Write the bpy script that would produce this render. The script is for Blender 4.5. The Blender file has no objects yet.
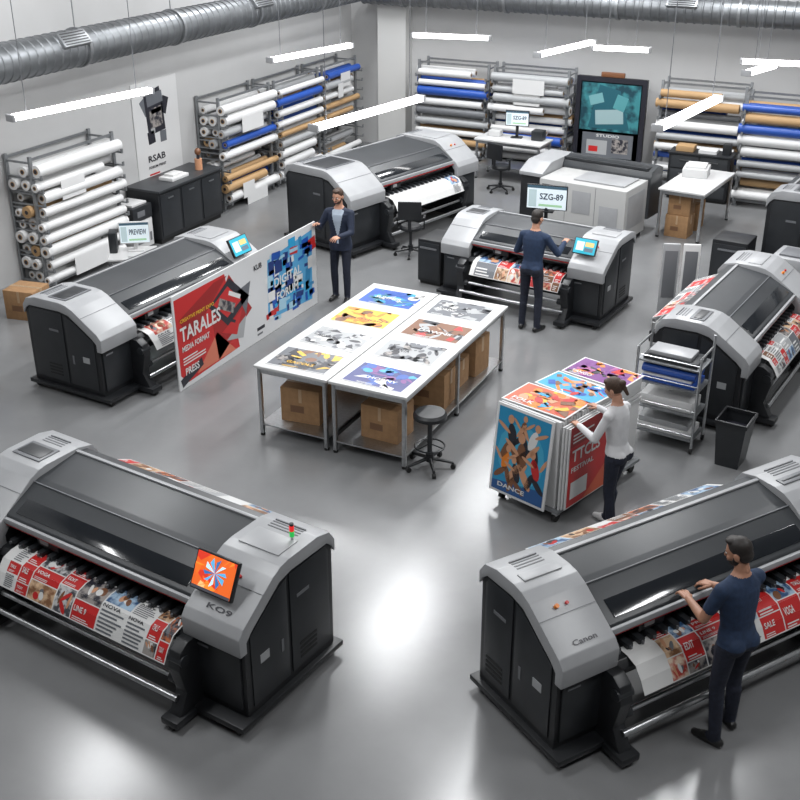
import bpy, bmesh, math, random
from mathutils import Vector, Matrix, Euler
V3=Vector
scene=bpy.context.scene
COL=scene.collection
# ------------------------------------------------------------------ materials
MC={}
def mat(name,c,rough=.5,metal=0,noise=0,nscale=20,bump=0,emit=0,spec=.5,c2=None,coat=0):
    if name in MC: return MC[name]
    m=bpy.data.materials.new(name); m.use_nodes=True; nt=m.node_tree; b=nt.nodes['Principled BSDF']
    c4=(c[0],c[1],c[2],1)
    b.inputs['Base Color'].default_value=c4; b.inputs['Roughness'].default_value=rough; b.inputs['Metallic'].default_value=metal
    b.inputs['Specular IOR Level'].default_value=spec
    b.inputs['Coat Weight'].default_value=coat
    if noise or bump or c2:
        tc=nt.nodes.new('ShaderNodeTexCoord'); n=nt.nodes.new('ShaderNodeTexNoise'); n.inputs['Scale'].default_value=nscale; n.inputs['Detail'].default_value=5
        nt.links.new(tc.outputs['Object'],n.inputs['Vector'])
        if noise or c2:
            r=nt.nodes.new('ShaderNodeValToRGB')
            if c2:
                r.color_ramp.elements[0].color=c4; r.color_ramp.elements[1].color=(c2[0],c2[1],c2[2],1)
                r.color_ramp.elements[0].position=.42; r.color_ramp.elements[1].position=.58
            else:
                r.color_ramp.elements[0].color=tuple(x*(1-noise) for x in c)+(1,); r.color_ramp.elements[1].color=tuple(min(1,x*(1+noise)) for x in c)+(1,)
                r.color_ramp.elements[0].position=.3; r.color_ramp.elements[1].position=.7
            nt.links.new(n.outputs['Fac'],r.inputs[0]); nt.links.new(r.outputs[0],b.inputs['Base Color'])
        if bump:
            bp=nt.nodes.new('ShaderNodeBump'); bp.inputs['Strength'].default_value=bump; bp.inputs['Distance'].default_value=.01
            nt.links.new(n.outputs['Fac'],bp.inputs['Height']); nt.links.new(bp.outputs[0],b.inputs['Normal'])
    if emit:
        b.inputs['Emission Color'].default_value=c4; b.inputs['Emission Strength'].default_value=emit
    MC[name]=m; return m
def ink(c,emit=0):
    c=tuple(round(x,2) for x in c); return mat('ink_%d_%d_%d_%d'%(c[0]*100,c[1]*100,c[2]*100,emit*10),tuple(x*.8 for x in c) if not emit else c,.4,emit=emit)
def photo(c,c2,sc=12): 
    return mat('photo_%s_%s_%d'%('_'.join('%d'%(x*100) for x in c),'_'.join('%d'%(x*100) for x in c2),sc),c,.4,c2=tuple(x*.85 for x in c2),nscale=sc)
BLK=mat('black_plastic',(.01,.011,.013),.42,noise=.2,nscale=6)
BLK2=mat('charcoal_plastic',(.018,.02,.023),.38,noise=.15,nscale=5)
DGR=mat('dark_cover',(.034,.037,.041),.4,noise=.1,nscale=3)
GRY=mat('light_grey_plastic',(.31,.315,.325),.36,noise=.05,nscale=4)
GR2=mat('mid_grey_plastic',(.13,.135,.145),.4)
WHT=mat('white_laminate',(.58,.58,.58),.35)
PAP=mat('paper_white',(.62,.62,.62),.6)
MET=mat('brushed_metal',(.5,.51,.52),.32,1,noise=.1,nscale=30)
RMET=mat('rack_metal',(.26,.27,.28),.4,.7,noise=.1,nscale=15)
CARD=mat('cardboard',(.3,.17,.08),.8,noise=.12,nscale=14)
TAPE=mat('packing_tape',(.4,.27,.16),.4)
RUB=mat('rubber',(.01,.01,.01),.6)
GLS=mat('dark_glass',(.01,.012,.015),.12,coat=.3)
KRAFT=mat('kraft_paper',(.4,.25,.12),.7)
BLUEP=mat('blue_film',(.015,.07,.34),.4)
GLOW=mat('led_diffuser',(1,.99,.98),.5,emit=9)

def clip(p,x0,x1,y0,y1):
    for ax,lim,sg in ((0,x0,1),(0,x1,-1),(1,y0,1),(1,y1,-1)):
        o=[];n=len(p)
        for i in range(n):
            a=p[i];b=p[(i+1)%n]; da=(a[ax]-lim)*sg; db=(b[ax]-lim)*sg
            if da>=0:o.append(a)
            if (da>=0)!=(db>=0):
                t=da/(da-db); o.append((a[0]+(b[0]-a[0])*t,a[1]+(b[1]-a[1])*t))
        p=o
        if len(p)<3:return None
    return p
TX={}
def text_geo(s):
    if s in TX:return TX[s]
    c=bpy.data.curves.new('t','FONT'); c.body=s; c.size=1; c.offset=.022; c.resolution_u=2
    o=bpy.data.objects.new('t',c); COL.objects.link(o); bpy.context.view_layer.update()
    me=bpy.data.meshes.new_from_object(o.evaluated_get(bpy.context.evaluated_depsgraph_get()))
    vs=[v.co.copy() for v in me.vertices]; x0=min(v.x for v in vs);x1=max(v.x for v in vs);y0=min(v.y for v in vs);y1=max(v.y for v in vs)
    g=([((v.x-x0)/(x1-x0),(v.y-y0)/(y1-y0)) for v in vs],[tuple(p.vertices) for p in me.polygons])
    bpy.data.objects.remove(o); bpy.data.curves.remove(c); bpy.data.meshes.remove(me)
    TX[s]=g; return g

class MB:
    def __init__(s): s.v=[];s.f=[];s.m=[];s.mats=[]
    def mi(s,m):
        if m not in s.mats:s.mats.append(m)
        return s.mats.index(m)
    def add(s,vs,fs,m):
        o=len(s.v); s.v+= [tuple(v) for v in vs]; i=s.mi(m)
        for f in fs: s.f.append(tuple(a+o for a in f)); s.m.append(i)
    def bm(s,b,m,M=None):
        if M is not None: b.transform(M)
        b.verts.index_update(); s.add([v.co for v in b.verts],[[v.index for v in f.verts] for f in b.faces],m); b.free()
    def box(s,x0,y0,z0,x1,y1,z1,m,b=0,M=None):
        bm=bmesh.new(); bmesh.ops.create_cube(bm,size=1)
        for v in bm.verts: v.co=V3(((x0+x1)/2+v.co.x*(x1-x0),(y0+y1)/2+v.co.y*(y1-y0),(z0+z1)/2+v.co.z*(z1-z0)))
        if b: bmesh.ops.bevel(bm,geom=bm.edges[:],offset=min(b,.45*min(abs(x1-x0),abs(y1-y0),abs(z1-z0))),segments=2,profile=.6,affect='EDGES')
        s.bm(bm,m,M)
    def prism(s,prof,x0,x1,m,b=0,M=None):
        bm=bmesh.new(); A=[bm.verts.new((x0,p[0],p[1])) for p in prof]; B=[bm.verts.new((x1,p[0],p[1])) for p in prof]
        n=len(prof); bm.faces.new(A[::-1]); bm.faces.new(B)
        for i in range(n): bm.faces.new((A[i],A[(i+1)%n],B[(i+1)%n],B[i]))
        bmesh.ops.recalc_face_normals(bm,faces=bm.faces[:])
        if b: bmesh.ops.bevel(bm,geom=bm.edges[:],offset=b,segments=2,profile=.6,affect='EDGES',clamp_overlap=True)
        s.bm(bm,m,M)
    def cyl(s,p0,p1,r,m,n=16,r2=None,M=None):
        p0=V3(p0);p1=V3(p1);d=p1-p0; bm=bmesh.new()
        bmesh.ops.create_cone(bm,cap_ends=True,segments=n,radius1=r,radius2=r if r2 is None else r2,depth=d.length)
        T=Matrix.Translation((p0+p1)/2)@d.to_track_quat('Z','Y').to_matrix().to_4x4()
        s.bm(bm,m,T if M is None else M@T)
    def ell(s,c,r,m,M=None,sub=2):
        bm=bmesh.new(); bmesh.ops.create_icosphere(bm,subdivisions=sub,radius=1)
        T=Matrix.Translation(c)@Matrix.Diagonal((r[0],r[1],r[2],1)); s.bm(bm,m,T if M is None else M@T)
    def art(s,items,O,U,Vv,N,w,t0,t1,k=.0008):
        O=V3(O);U=V3(U).normalized();Vv=V3(Vv).normalized();N=V3(N).normalized()
        for lv,pts,m in items:
            p=clip(pts,0,w,t0,t1)
            if p: s.add([O+U*a+Vv*(b-t0)+N*(k*(lv+1)) for a,b in p],[list(range(len(p)))],m)
    def obj(s,name,loc=(0,0,0),yaw=0,parent=None,sm=True):
        me=bpy.data.meshes.new(name); me.from_pydata(s.v,[],s.f)
        for m in s.mats: me.materials.append(m)
        me.polygons.foreach_set('material_index',s.m)
        if sm:
            me.polygons.foreach_set('use_smooth',[True]*len(me.polygons)); me.update(); me.set_sharp_from_angle(angle=math.radians(32))
        o=bpy.data.objects.new(name,me); COL.objects.link(o); o.location=loc; o.rotation_euler=(0,0,math.radians(yaw))
        if parent:o.parent=parent
        return o
# ------------------------------------------------------------------ art
def RC(x,y,w,h,a=0):
    c,s=math.cos(a),math.sin(a); cx,cy=x+w/2,y+h/2
    return [(cx+dx*c-dy*s,cy+dx*s+dy*c) for dx,dy in ((-w/2,-h/2),(w/2,-h/2),(w/2,h/2),(-w/2,h/2))]
def TXT(s,x,y,w,h,m,lv=6):
    vs,fs=text_geo(s); return [(lv,[(x+vs[i][0]*w,y+vs[i][1]*h) for i in f],m) for f in fs]
def EL(cx,cy,rx,ry,a=0,n=14):
    c,s=math.cos(a),math.sin(a)
    return [(cx+rx*math.cos(t)*c-ry*math.sin(t)*s,cy+rx*math.cos(t)*s+ry*math.sin(t)*c) for t in [i*2*math.pi/n for i in range(n)]]
def LINES(x,y,w,h,n,m,rng,lv=5):
    o=[]
    for i in range(n): o.append((lv,RC(x,y+h*i/n,w*rng.uniform(.6,1),h/n*.45),m))
    return o
def art_gen(w,h,bg,cols,seed,title,tc,n=12,tx=.08,ty=.1,tw=.6,th=.2):
    r=random.Random(seed); it=[(0,[(0,0),(w,0),(w,h),(0,h)],bg)]
    for i in range(n):
        m=r.choice(cols); cx=w*r.uniform(.1,.95);cy=h*r.uniform(.1,.98);a=r.uniform(-.9,.9);k=r.random()
        if k<.4: it.append((1+i%4,RC(cx-w*.1,cy-h*.1,w*r.uniform(.04,.3),h*r.uniform(.03,.22),a),m))
        elif k<.7: it.append((1+i%4,EL(cx,cy,w*r.uniform(.03,.12),h*r.uniform(.05,.18),a),m))
        else: it.append((1+i%4,[(cx,cy),(cx+w*r.uniform(.1,.3),cy+h*r.uniform(-.2,.3)),(cx+w*r.uniform(-.1,.2),cy+h*r.uniform(.1,.4))],m))
    if title:
        it+=TXT(title,w*tx,h*ty,w*tw,h*th,tc); it+=LINES(w*tx,h*.02,w*tw*.7,h*.07,2,tc,r)
    return it
WI=ink((.8,.8,.79)); KI=ink((.02,.02,.03)); RI=ink((.6,.02,.02)); OI=ink((.85,.24,.02)); YI=ink((.88,.52,.04)); BI=ink((.01,.09,.44)); CI=ink((.03,.38,.7)); GI=ink((.15,.16,.18)); LG=ink((.42,.43,.44)); TI=ink((.02,.2,.27)); BRI=ink((.22,.09,.04)); SK=ink((.68,.34,.19)); PUR=ink((.2,.04,.25))
PH=[photo((.02,.02,.03),(.35,.32,.3)),photo((.4,.04,.03),(.8,.65,.5)),photo((.02,.07,.18),(.4,.55,.7)),photo((.2,.09,.04),(.7,.48,.3)),photo((.03,.03,.04),(.6,.18,.07),18),photo((.06,.06,.07),(.6,.6,.6),18)]
def art_mag(w,h,seed,red=.3,plain=0):
    r=random.Random(seed); it=[(0,[(0,0),(w,0),(w,h),(0,h)],ink((.78,.78,.77)))]
    x=.02; words=['TIALS','NEW','EDIT','PRIX','SALE','LINE 9','TODAY','VOGA']; r.shuffle(words); wi=0
    if plain: x=w*plain
    while x<w:
        pw=r.uniform(.12,.34); y=.01; pw=min(pw,w-x-.01) if w-x>.08 else pw
        while y<h-.03:
            ph=r.uniform(.08,.26); k=r.random(); 
            if k<red: wi+=1; it.append((1,RC(x,y,pw,ph),RI)); it+=TXT(words[wi%8],x+.02,y+ph*.45,pw*.5,ph*.28,WI); it+=LINES(x+.02,y+.01,pw*.7,ph*.2,2,WI,r)
            elif k<red+.4:
                it.append((1,RC(x,y,pw,ph),r.choice(PH))); 
                for j in range(4): it.append((2+j%3,EL(x+pw*r.uniform(.2,.8),y+ph*r.uniform(.2,.8),pw*r.uniform(.05,.16),ph*r.uniform(.1,.3),r.uniform(-.8,.8)),r.choice([SK,KI,GI,BRI,WI,BRI,RI])))
            elif k<red+.53: it.append((1,RC(x,y,pw,ph),r.choice([KI,GI,GI,BRI,LG]))); it+=LINES(x+.02,y+.02,pw*.7,ph*.6,3,WI,r)
            elif k<red+.8: it+=LINES(x+.01,y+.01,pw*.9,ph*.8,6,GI,r); it+=TXT(r.choice(['MODE','ARTE','NOVA','FORM']),x+.01,y+ph*.85,pw*.7,ph*.12,KI)
            y+=ph+.01
        x+=pw+.012
    return it
# ------------------------------------------------------------------ printer
def printer(name,loc,yaw,L=3.3,D=1.2,wl=.55,wr=.6,zs=1.0,screen=None,seed=1,scr=None,tower=False,label=None,back=True,red=.35,side='R',plain=.05,bulk=0):
    mb=MB()
    for (x0,x1,sd) in ((0,wl,'L'),(L-wr,L,'R')):
        mb.box(x0-.05,-.1,.075,x1+.05,D+.07,.13,BLK,.012)
        for cx in (x0+.04,x1-.04):
            for cy in (-.03,D):
                mb.cyl((cx-.02,cy,.04),(cx+.02,cy,.04),.04,RUB,12); mb.box(cx-.03,cy-.03,.06,cx+.03,cy+.03,.08,BLK)
        mb.prism([(.03,.13),(D,.13),(D+.01,1.16),(D-.06,1.24),(.5,1.25),(.38,1.19),(.04,.95)],x0,x1,BLK,.012)
        xs=x0 if sd=='L' else x1; s=-1 if sd=='L' else 1
        a,b=sorted((xs,xs+s*.012))
        mb.prism([(.1,.2),(.56,.2),(.56,1.16),(.42,1.1),(.1,.88)],a,b,BLK2,.004); mb.prism([(.6,.2),(D-.06,.2),(D-.06,1.12),(D-.1,1.17),(.6,1.17)],a,b,BLK2,.004)
        a,b=sorted((xs+s*.012,xs+s*.016)); mb.box(a,.2,.56,b,.31,.64,LG)
        for k in range(4): mb.box(a,.7,.28+k*.045,b,.92,.3+k*.045,RUB)
        mb.box(a,.68,.9,b,.84,.93,GR2); mb.box(a,.46,.5,b,.49,.62,GR2)
        mb.box(x0+.04,.01,.2,x1-.04,.035,.74,BLK2,.006)
        mb.box(x0+.08,.004,.68,x0+.2,.012,.7,GR2)
        o=[(-.03,.76),(-.035,.93),(.02,1.0),(.40,1.26),(.5,1.305),(.6,1.32),(D-.2,1.32),(D-.04,1.28),(D+.03,1.18)]
        i_=[(D+.03,1.06),(D-.02,1.14),(D-.08,1.19),(.62,1.2),(.47,1.17),(.12,.93),(.05,.86),(.05,.76)]
        mb.prism(o+i_,x0-.02,x1+.02,GRY,.01)
        mb.box(x0+.07,.58,1.312,x1-.07,D-.34,1.33,GR2 if sd!=side else GRY,.008)
        if sd!=side: mb.box(x0+.1,.62,1.325,x1-.1,D-.38,1.335,BLK2,.004)
        for k in range(4): mb.box(x0+.12,D-.28+k*.035,1.312,x1-.12,D-.268+k*.035,1.324,GR2)
        M=Matrix.Translation((0,.02,1.0))@Matrix.Rotation(math.atan2(.26,.38),4,'X'); mb.box(x0-.015,.3,.0,x1+.015,.306,.004,GR2,0,M)
        xi0,xi1=(x1-.09,x1+.03) if sd=='L' else (x0-.03,x0+.09)
        mb.prism([(-.28,.08),(.06,.08),(.06,.76),(-.1,.76),(-.19,.7),(-.22,.55),(-.16,.3)],xi0,xi1,BLK,.012)
        mb.box(xi0-.03,-.33,.05,xi1+.03,.1,.12,BLK,.015)
        mb.cyl(((xi0+xi1)/2-.02,-.28,.04),((xi0+xi1)/2+.02,-.28,.04),.04,RUB,12)
        mb.cyl((xi0-.015,-.16,.62),(xi1+.015,-.16,.62),.05,BLK2,16)
    a,b=wl,L-wr
    mb.prism([(.08,.6),(D-.18,.6),(D-.1,.97),(.34,.97),(.3,.80),(.0,.775),(-.05,.72),(-.03,.65)],a,b,BLK,.008)
    mb.prism([(.08,1.0),(.1,1.05),(.42,1.215),(.5,1.235),(D-.22,1.29),(D-.1,1.27),(D-.02,1.14),(D-.02,.95),(.34,.95),(.3,1.0)],a+.003,b-.003,DGR,.01)
    mb.box(a+.005,.062,.975,b-.005,.1,1.03,GRY,.01); mb.box(a+.01,.075,.955,b-.01,.1,.975,RI)
    M=Matrix.Translation((0,.43,1.222))@Matrix.Rotation(math.radians(12),4,'X')
    mb.box(a+.01,-.006,0,b-.01,.006,.007,GR2,.002,M)
    mb.box(a+.01,D-.24,1.287,b-.01,D-.205,1.305,GRY,.004)
    mb.box(a+.12,.07,1.005,b-.12,.09,1.02,GR2,.004)
    M=Matrix.Translation((0,.1,1.053))@Matrix.Rotation(math.atan2(.165,.32),4,'X')
    mb.box(a+.1,.04,0,b-.1,.2,.004,GLS,.002,M)
    x=a+.06
    while x<b-.1:
        mb.box(x,.05,.79,x+.06,.2,.835,BLK2,.006); mb.box(x+.02,.03,.8,x+.035,.12,.825,GR2); x+=.12
    mb.cyl((a,.2,.9),(b,.2,.9),.014,MET,10); mb.box(a,.27,.84,b,.3,.93,GR2,.004); mb.box(a+.35,.12,.84,a+.62,.28,.96,BLK2,.015); mb.box(a+.4,.11,.88,a+.5,.121,.93,LG)
    pa,pb=a+.14,b-.06; w=pb-pa
    pr=[(-.225,.56),(-.17,.665),(-.095,.755),(.0,.785),(.1,.79)]
    ln=[0]
    for i in range(4): ln.append(ln[-1]+math.dist(pr[i],pr[i+1]))
    art=art_mag(w,ln[-1],seed,red,plain)
    for i in range(4):
        p,q=V3((pa,)+pr[i]),V3((pa,)+pr[i+1]); dv=(q-p); N=V3((1,0,0)).cross(dv)
        mb.add([p,p+V3((w,0,0)),q+V3((w,0,0)),q],[(0,1,2,3)],PAP)
        mb.art(art,p,(1,0,0),dv,N,w,ln[i],ln[i+1])
    mb.cyl((a-.02,-.13,.38),(b+.02,-.13,.38),.022,MET,14); mb.cyl((a-.02,-.2,.24),(b+.02,-.2,.24),.028,MET,14)
    mb.cyl((a-.02,D-.3,.4),(b+.02,D-.3,.4),.03,BLK2,12); mb.box(a-.02,.5,.2,b+.02,.56,.28,BLK,.01)
    mb.cyl((a+.03,-.13,.38),(a+.09,-.13,.38),.05,BLK2); mb.cyl((b-.09,-.13,.38),(b-.03,-.13,.38),.05,BLK2)
    if back:
        p=V3((pa,D+.3,1.0)); q=V3((pa,D-.02,1.15)); 
        mb.box(pa-.03,D-.06,.9,pb+.03,D+.02,1.12,BLK,.01)
        ar=art_mag(w,.4,seed+7,.15)
        dv=q-p; N=V3((-1,0,0)).cross(dv)
        if N.z<0:N=-N
        pp=[p,q,q+V3((w,0,0)),p+V3((w,0,0))]; mb.add(pp,[(0,1,2,3)],PAP)
        mb.art(ar,p,(1,0,0),dv,N,w,0,.35)
        mb.cyl((pa,D+.2,.86),(pb,D+.2,.86),.1,PAP,24); mb.cyl((pa-.1,D+.2,.86),(pb+.1,D+.2,.86),.03,GR2,12)
        for xx in (a,b): mb.box(xx-.04,D-.02,.75,xx+.04,D+.26,.9,BLK,.01)
    if tower:
        tx=L-.12 if side=='R' else .12
        mb.cyl((tx,D-.35,1.3),(tx,D-.35,1.36),.012,MET); mb.cyl((tx,D-.35,1.36),(tx,D-.35,1.41),.02,mat('lamp_green',(.02,.5,.08),.3,emit=.6)); mb.cyl((tx,D-.35,1.41),(tx,D-.35,1.46),.02,mat('lamp_red',(.8,.02,.02),.3,emit=.6)); mb.cyl((tx,D-.35,1.46),(tx,D-.35,1.48),.018,BLK)
    if screen:
        sx=(L-wr-.02) if side=='R' else .04; sw,sh=screen
        if side=='L': sx=wl-sw-.02
        M=Matrix.Translation((sx,.1,1.13))@Matrix.Rotation(math.radians(-26),4,'X')
        mb.box(0,-.02,0,sw,.02,sh,BLK,.01,M); mb.box(sw/2-.05,.02,sh*.2,sw/2+.05,.12,sh*.5,BLK2,.01,M)
        O=M@V3((.015,-.021,.015)); U=M.to_3x3()@V3((1,0,0)); W=M.to_3x3()@V3((0,0,1)); N=M.to_3x3()@V3((0,-1,0))
        mb.art(scr(sw-.03,sh-.03),O,U,W,N,sw-.03,0,sh-.03)
    mx=L-wr if side=='R' else 0; mw=wr if side=='R' else wl
    ang=math.atan2(.26,.38); M=Matrix.Translation((mx,.02,1.0))@Matrix.Rotation(ang,4,'X')
    if label:
        mb.art(TXT(label,mw*.3,.05,mw*.45,.045,KI,1),M@V3((0,0,.004)),M.to_3x3()@V3((1,0,0)),M.to_3x3()@V3((0,1,0)),M.to_3x3()@V3((0,0,1)),2,0,2)
    mb.cyl(M@V3((mw*.35,.37,0)),M@V3((mw*.35,.37,.03)),.018,OI); mb.cyl(M@V3((mw*.55,.37,0)),M@V3((mw*.55,.37,.02)),.014,RI)
    if bulk:
        mb.prism([(D-.1,.3),(D+.1,.3),(D+.12,1.05),(D,1.16),(D-.1,1.16)],a,b,BLK,.02)
    if zs!=1: mb.v=[(x,y,z*zs) for x,y,z in mb.v]
    return mb.obj(name,(loc[0],loc[1],0),yaw)
def em(c,s=1.0): return ink(c,s)
def scr_fire(w,h):
    r=random.Random(5); it=[(0,RC(0,0,w,h),em((.7,.12,.02),.8))]
    cols=[em((.9,.25,.03),.8),em((.6,.04,.02),.8),em((.8,.15,.02),.8),em((.95,.5,.2),.8)]
    for i in range(16): cx,cy=w*r.random(),h*r.random(); it.append((1+i%3,[(cx,cy),(cx+r.uniform(-.15,.15),cy+r.uniform(-.1,.1)),(cx+r.uniform(-.15,.15),cy+r.uniform(-.1,.1))],cols[i%4]))
    cb=[em((.1,.4,.7),.8),em((.5,.75,.85),.8),em((.03,.15,.4),.8)]
    for i in range(10): a=i*.63; it.append((4+i%2,[(w*.52,h*.55),(w*.52+w*.3*math.cos(a),h*.55+h*.42*math.sin(a)),(w*.52+w*.26*math.cos(a+.35),h*.55+h*.3*math.sin(a+.35))],cb[i%3]))
    it.append((6,RC(0,0,w,h*.08),em((.1,.1,.12),.2)))
    return it
def scr_ui(w,h,s='SZG-89'):
    it=[(0,RC(0,0,w,h),em((.6,.68,.72),.5)),(1,RC(0,h*.88,w,h*.12),em((.05,.1,.14),.3)),(1,RC(w*.04,h*.06,w*.2,h*.75),em((.4,.5,.52),.4))]
    it+=TXT(s,w*.32,h*.4,w*.6,h*.28,em((.05,.07,.1),.1),3); it.append((1,RC(w*.3,h*.1,w*.6,h*.1),em((.3,.5,.3),.4)))
    return it
def scr_teal(w,h):
    return [(0,RC(0,0,w,h),em((.02,.3,.4),.6)),(1,RC(w*.1,h*.2,w*.35,h*.6),em((.5,.7,.75),.6)),(1,RC(w*.5,h*.5,w*.4,h*.3),em((.6,.4,.15),.6)),(1,RC(w*.5,h*.15,w*.4,h*.25),em((.1,.15,.2),.3))]

printer('large_format_printer',(-7.34,6.02),-7,L=3.26,D=1.17,wl=.5,wr=.55,screen=(.42,.32),scr=scr_fire,tower=True,seed=8,label='KO9',red=.25)
printer('large_format_printer',(-1.80,6.36),57,L=3.4,D=1.02,wl=.5,wr=.6,seed=11,label='Canon',side='L',plain=.14,red=.4)
printer('large_format_printer',(-8.87,9.76),86,L=3.4,D=1.22,wl=.6,wr=.55,seed=21,screen=(.4,.28),scr=scr_teal,zs=.97,red=.2)
printer('large_format_printer',(-6.72,15.22),-6,L=2.64,D=1.15,wl=.45,wr=.52,seed=33,screen=(.36,.26),scr=scr_teal,zs=.92,red=.5,back=False)
printer('large_format_printer',(-8.84,16.14),76,L=3.55,D=1.5,wl=.85,wr=.6,seed=41,zs=1.08,red=.0,plain=.85,back=False,bulk=1)
printer('large_format_printer',(-1.62,12.45),84,L=2.95,D=1.1,wl=.5,wr=.6,seed=52,zs=1.0,red=.25)
printer('large_format_printer',(-1.25,17.95),84,L=3.0,D=1.15,wl=.5,wr=.5,seed=61,zs=1.15,red=.1,back=False,bulk=1)

# ------------------------------------------------------------------ room
XL,XR,YF,YB,ZC=-12.9,6.5,-4.5,23.8,7.2
def floor_mat():
    m=bpy.data.materials.new('polished_concrete'); m.use_nodes=True; nt=m.node_tree; b=nt.nodes['Principled BSDF']
    tc=nt.nodes.new('ShaderNodeTexCoord'); n=nt.nodes.new('ShaderNodeTexNoise'); n.inputs['Scale'].default_value=.6; n.inputs['Detail'].default_value=8; n.inputs['Roughness'].default_value=.65
    r=nt.nodes.new('ShaderNodeValToRGB'); r.color_ramp.elements[0].color=(.158,.16,.163,1); r.color_ramp.elements[1].color=(.195,.197,.2,1); r.color_ramp.elements[0].position=.3; r.color_ramp.elements[1].position=.7
    nt.links.new(tc.outputs['Object'],n.inputs['Vector']); nt.links.new(n.outputs['Fac'],r.inputs[0]); nt.links.new(r.outputs[0],b.inputs['Base Color'])
    mr=nt.nodes.new('ShaderNodeMapRange'); mr.inputs[3].default_value=.18; mr.inputs[4].default_value=.28
    nt.links.new(n.outputs['Fac'],mr.inputs[0]); nt.links.new(mr.outputs[0],b.inputs['Roughness'])
    b.inputs['Specular IOR Level'].default_value=.6
    return m
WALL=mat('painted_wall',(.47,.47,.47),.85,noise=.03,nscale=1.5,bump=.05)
WALLD=mat('unseen_wall_darkened',(.3,.3,.3),.85,noise=.03,nscale=1.5)  # unseen walls, coloured darker to cut bounced fill and deepen contrast
def slab(name,a,b,m):
    mb=MB(); mb.box(*a,*b,m); return mb.obj(name,sm=False)
slab('floor',(XL-.2,YF-.2,-.1),(XR+.2,YB+.2,0),floor_mat())
slab('wall_left',(XL-.2,YF,0),(XL,YB,ZC),WALL); slab('wall_back',(XL-.2,YB,0),(XR+.2,YB+.2,ZC),WALL)
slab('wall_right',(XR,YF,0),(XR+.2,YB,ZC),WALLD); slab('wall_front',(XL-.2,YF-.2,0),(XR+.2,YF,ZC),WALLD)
slab('ceiling',(XL-.2,YF-.2,ZC),(XR+.2,YB+.2,ZC+.1),mat('ceiling_paint',(.3,.3,.3),.9))
slab('trim_1',(-12.05,YB-.35,0),(-11.35,YB,ZC),mat('pilaster_paint',(.54,.54,.53),.85))
BT=mat('baseboard_grey',(.3,.3,.3),.6)
slab('baseboard_left',(XL,YF,0),(XL+.02,YB,.12),BT); slab('baseboard_back',(-11.35,YB-.02,0),(XR,YB,.12),BT)
DUCT=mat('galvanised_duct',(.2,.21,.22),.42,.8,noise=.15,nscale=4)
def duct(name,p0,p1,r):
    mb=MB(); p0=V3(p0);p1=V3(p1);d=(p1-p0);Ln=d.length;d.normalize(); side=d.cross(V3((0,0,1))); up=side.cross(d)
    n=28; rings=[]; t=0
    while t<Ln: 
        for dt,rr in ((0,r),(.012,r+.014),(.035,r+.014),(.047,r)): rings.append((t+dt,rr))
        t+=.17
    vs=[];fs=[]
    for t,rr in rings:
        for i in range(n): a=2*math.pi*i/n; vs.append(p0+d*t+side*math.cos(a)*rr+up*math.sin(a)*rr)
    for k in range(len(rings)-1):
        for i in range(n): fs.append((k*n+i,k*n+(i+1)%n,(k+1)*n+(i+1)%n,(k+1)*n+i))
    mb.add(vs,fs,DUCT)
    t=1.0
    while t<Ln:
        c=p0+d*t; mb.cyl(c-d*.03,c+d*.03,r+.03,RMET,28); mb.cyl(c,c+V3((0,0,ZC-c.z)),.01,RMET,6); t+=2.4
    t=1.9
    while t<Ln-1:
        c=p0+d*t; sd=V3((1,0,0)) if abs(d.y)>.5 else V3((0,-1,0)); c=c+sd*(r*.75)+V3((0,0,r*.6))
        rot=Matrix.Translation(c)@(Matrix.Rotation(math.radians(-90),4,'Z') if abs(d.y)<.5 else Matrix.Identity(4))@Matrix.Rotation(math.radians(-40),4,'Y')
        mb.box(-.06,-.3,-.12,.06,.3,.12,RMET,.01,rot)
        for i in range(5): mb.box(.055,-.26,-.1+i*.045,.068,.26,-.085+i*.045,BLK,0,rot)
        t+=5.2
    return mb.obj(name)
duct('ventilation_duct',(-12.25,-4,3.58),(-12.25,23.1,3.58),.27)
duct('ventilation_duct',(-12.3,23.3,3.47),(6,23.3,3.47),.25)
def pend(a,b,z=3.2):
    mb=MB(); A=V3((a[0],a[1],z));B=V3((b[0],b[1],z)); d=(B-A).normalized(); Ln=(B-A).length; yaw=math.atan2(d.y,d.x)
    mb.box(0,-.07,-.04,Ln,.07,.035,GLOW,.025); mb.box(-.02,-.08,-.05,.02,.08,.045,GRY,.01); mb.box(Ln-.02,-.08,-.05,Ln+.02,.08,.045,GRY,.01)
    for t in (.25,Ln-.25): mb.cyl((t,0,.03),(t,0,ZC-z),.006,GR2,6)
    o=mb.obj('pendant_light'); o.location=A; o.rotation_euler=(0,0,yaw); return o
for a,b in [((-10.89,10.87),(-10.44,13.17)),((-7.11,12.08),(-6.72,14.35)),((-10.25,16.09),(-9.82,18.05)),((-9.34,19.61),(-7.92,19.89)),((-6.5,18.49),(-6.1,20.25)),((-5.9,19.67),(-4.94,19.83)),((-3.29,13.95),(-3.01,16.16)),((-3.03,18.3),(-2.77,19.2)),((-3.31,19.38),(-2.1,19.6))]: pend(a,b)
def area(loc,sx,sy,p,name='unseen_ceiling_light',col=(.97,.985,1),yaw=0):
    mb=MB(); mb.box(-sx/2-.04,-sy/2-.04,0,sx/2+.04,sy/2+.04,.06,GRY,.01); mb.box(-sx/2,-sy/2,-.004,sx/2,sy/2,.002,mat('unseen_light_panel',(1,.98,.95),.5,emit=1.5))
    o=mb.obj(name,(loc[0],loc[1],ZC-.07),yaw)
    l=bpy.data.lights.new('lamp','AREA'); l.shape='RECTANGLE'; l.size=sx; l.size_y=sy; l.energy=p; l.color=col
    lo=bpy.data.objects.new('lamp',l); COL.objects.link(lo); lo.parent=o; lo.location=(0,0,-.02)
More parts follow.
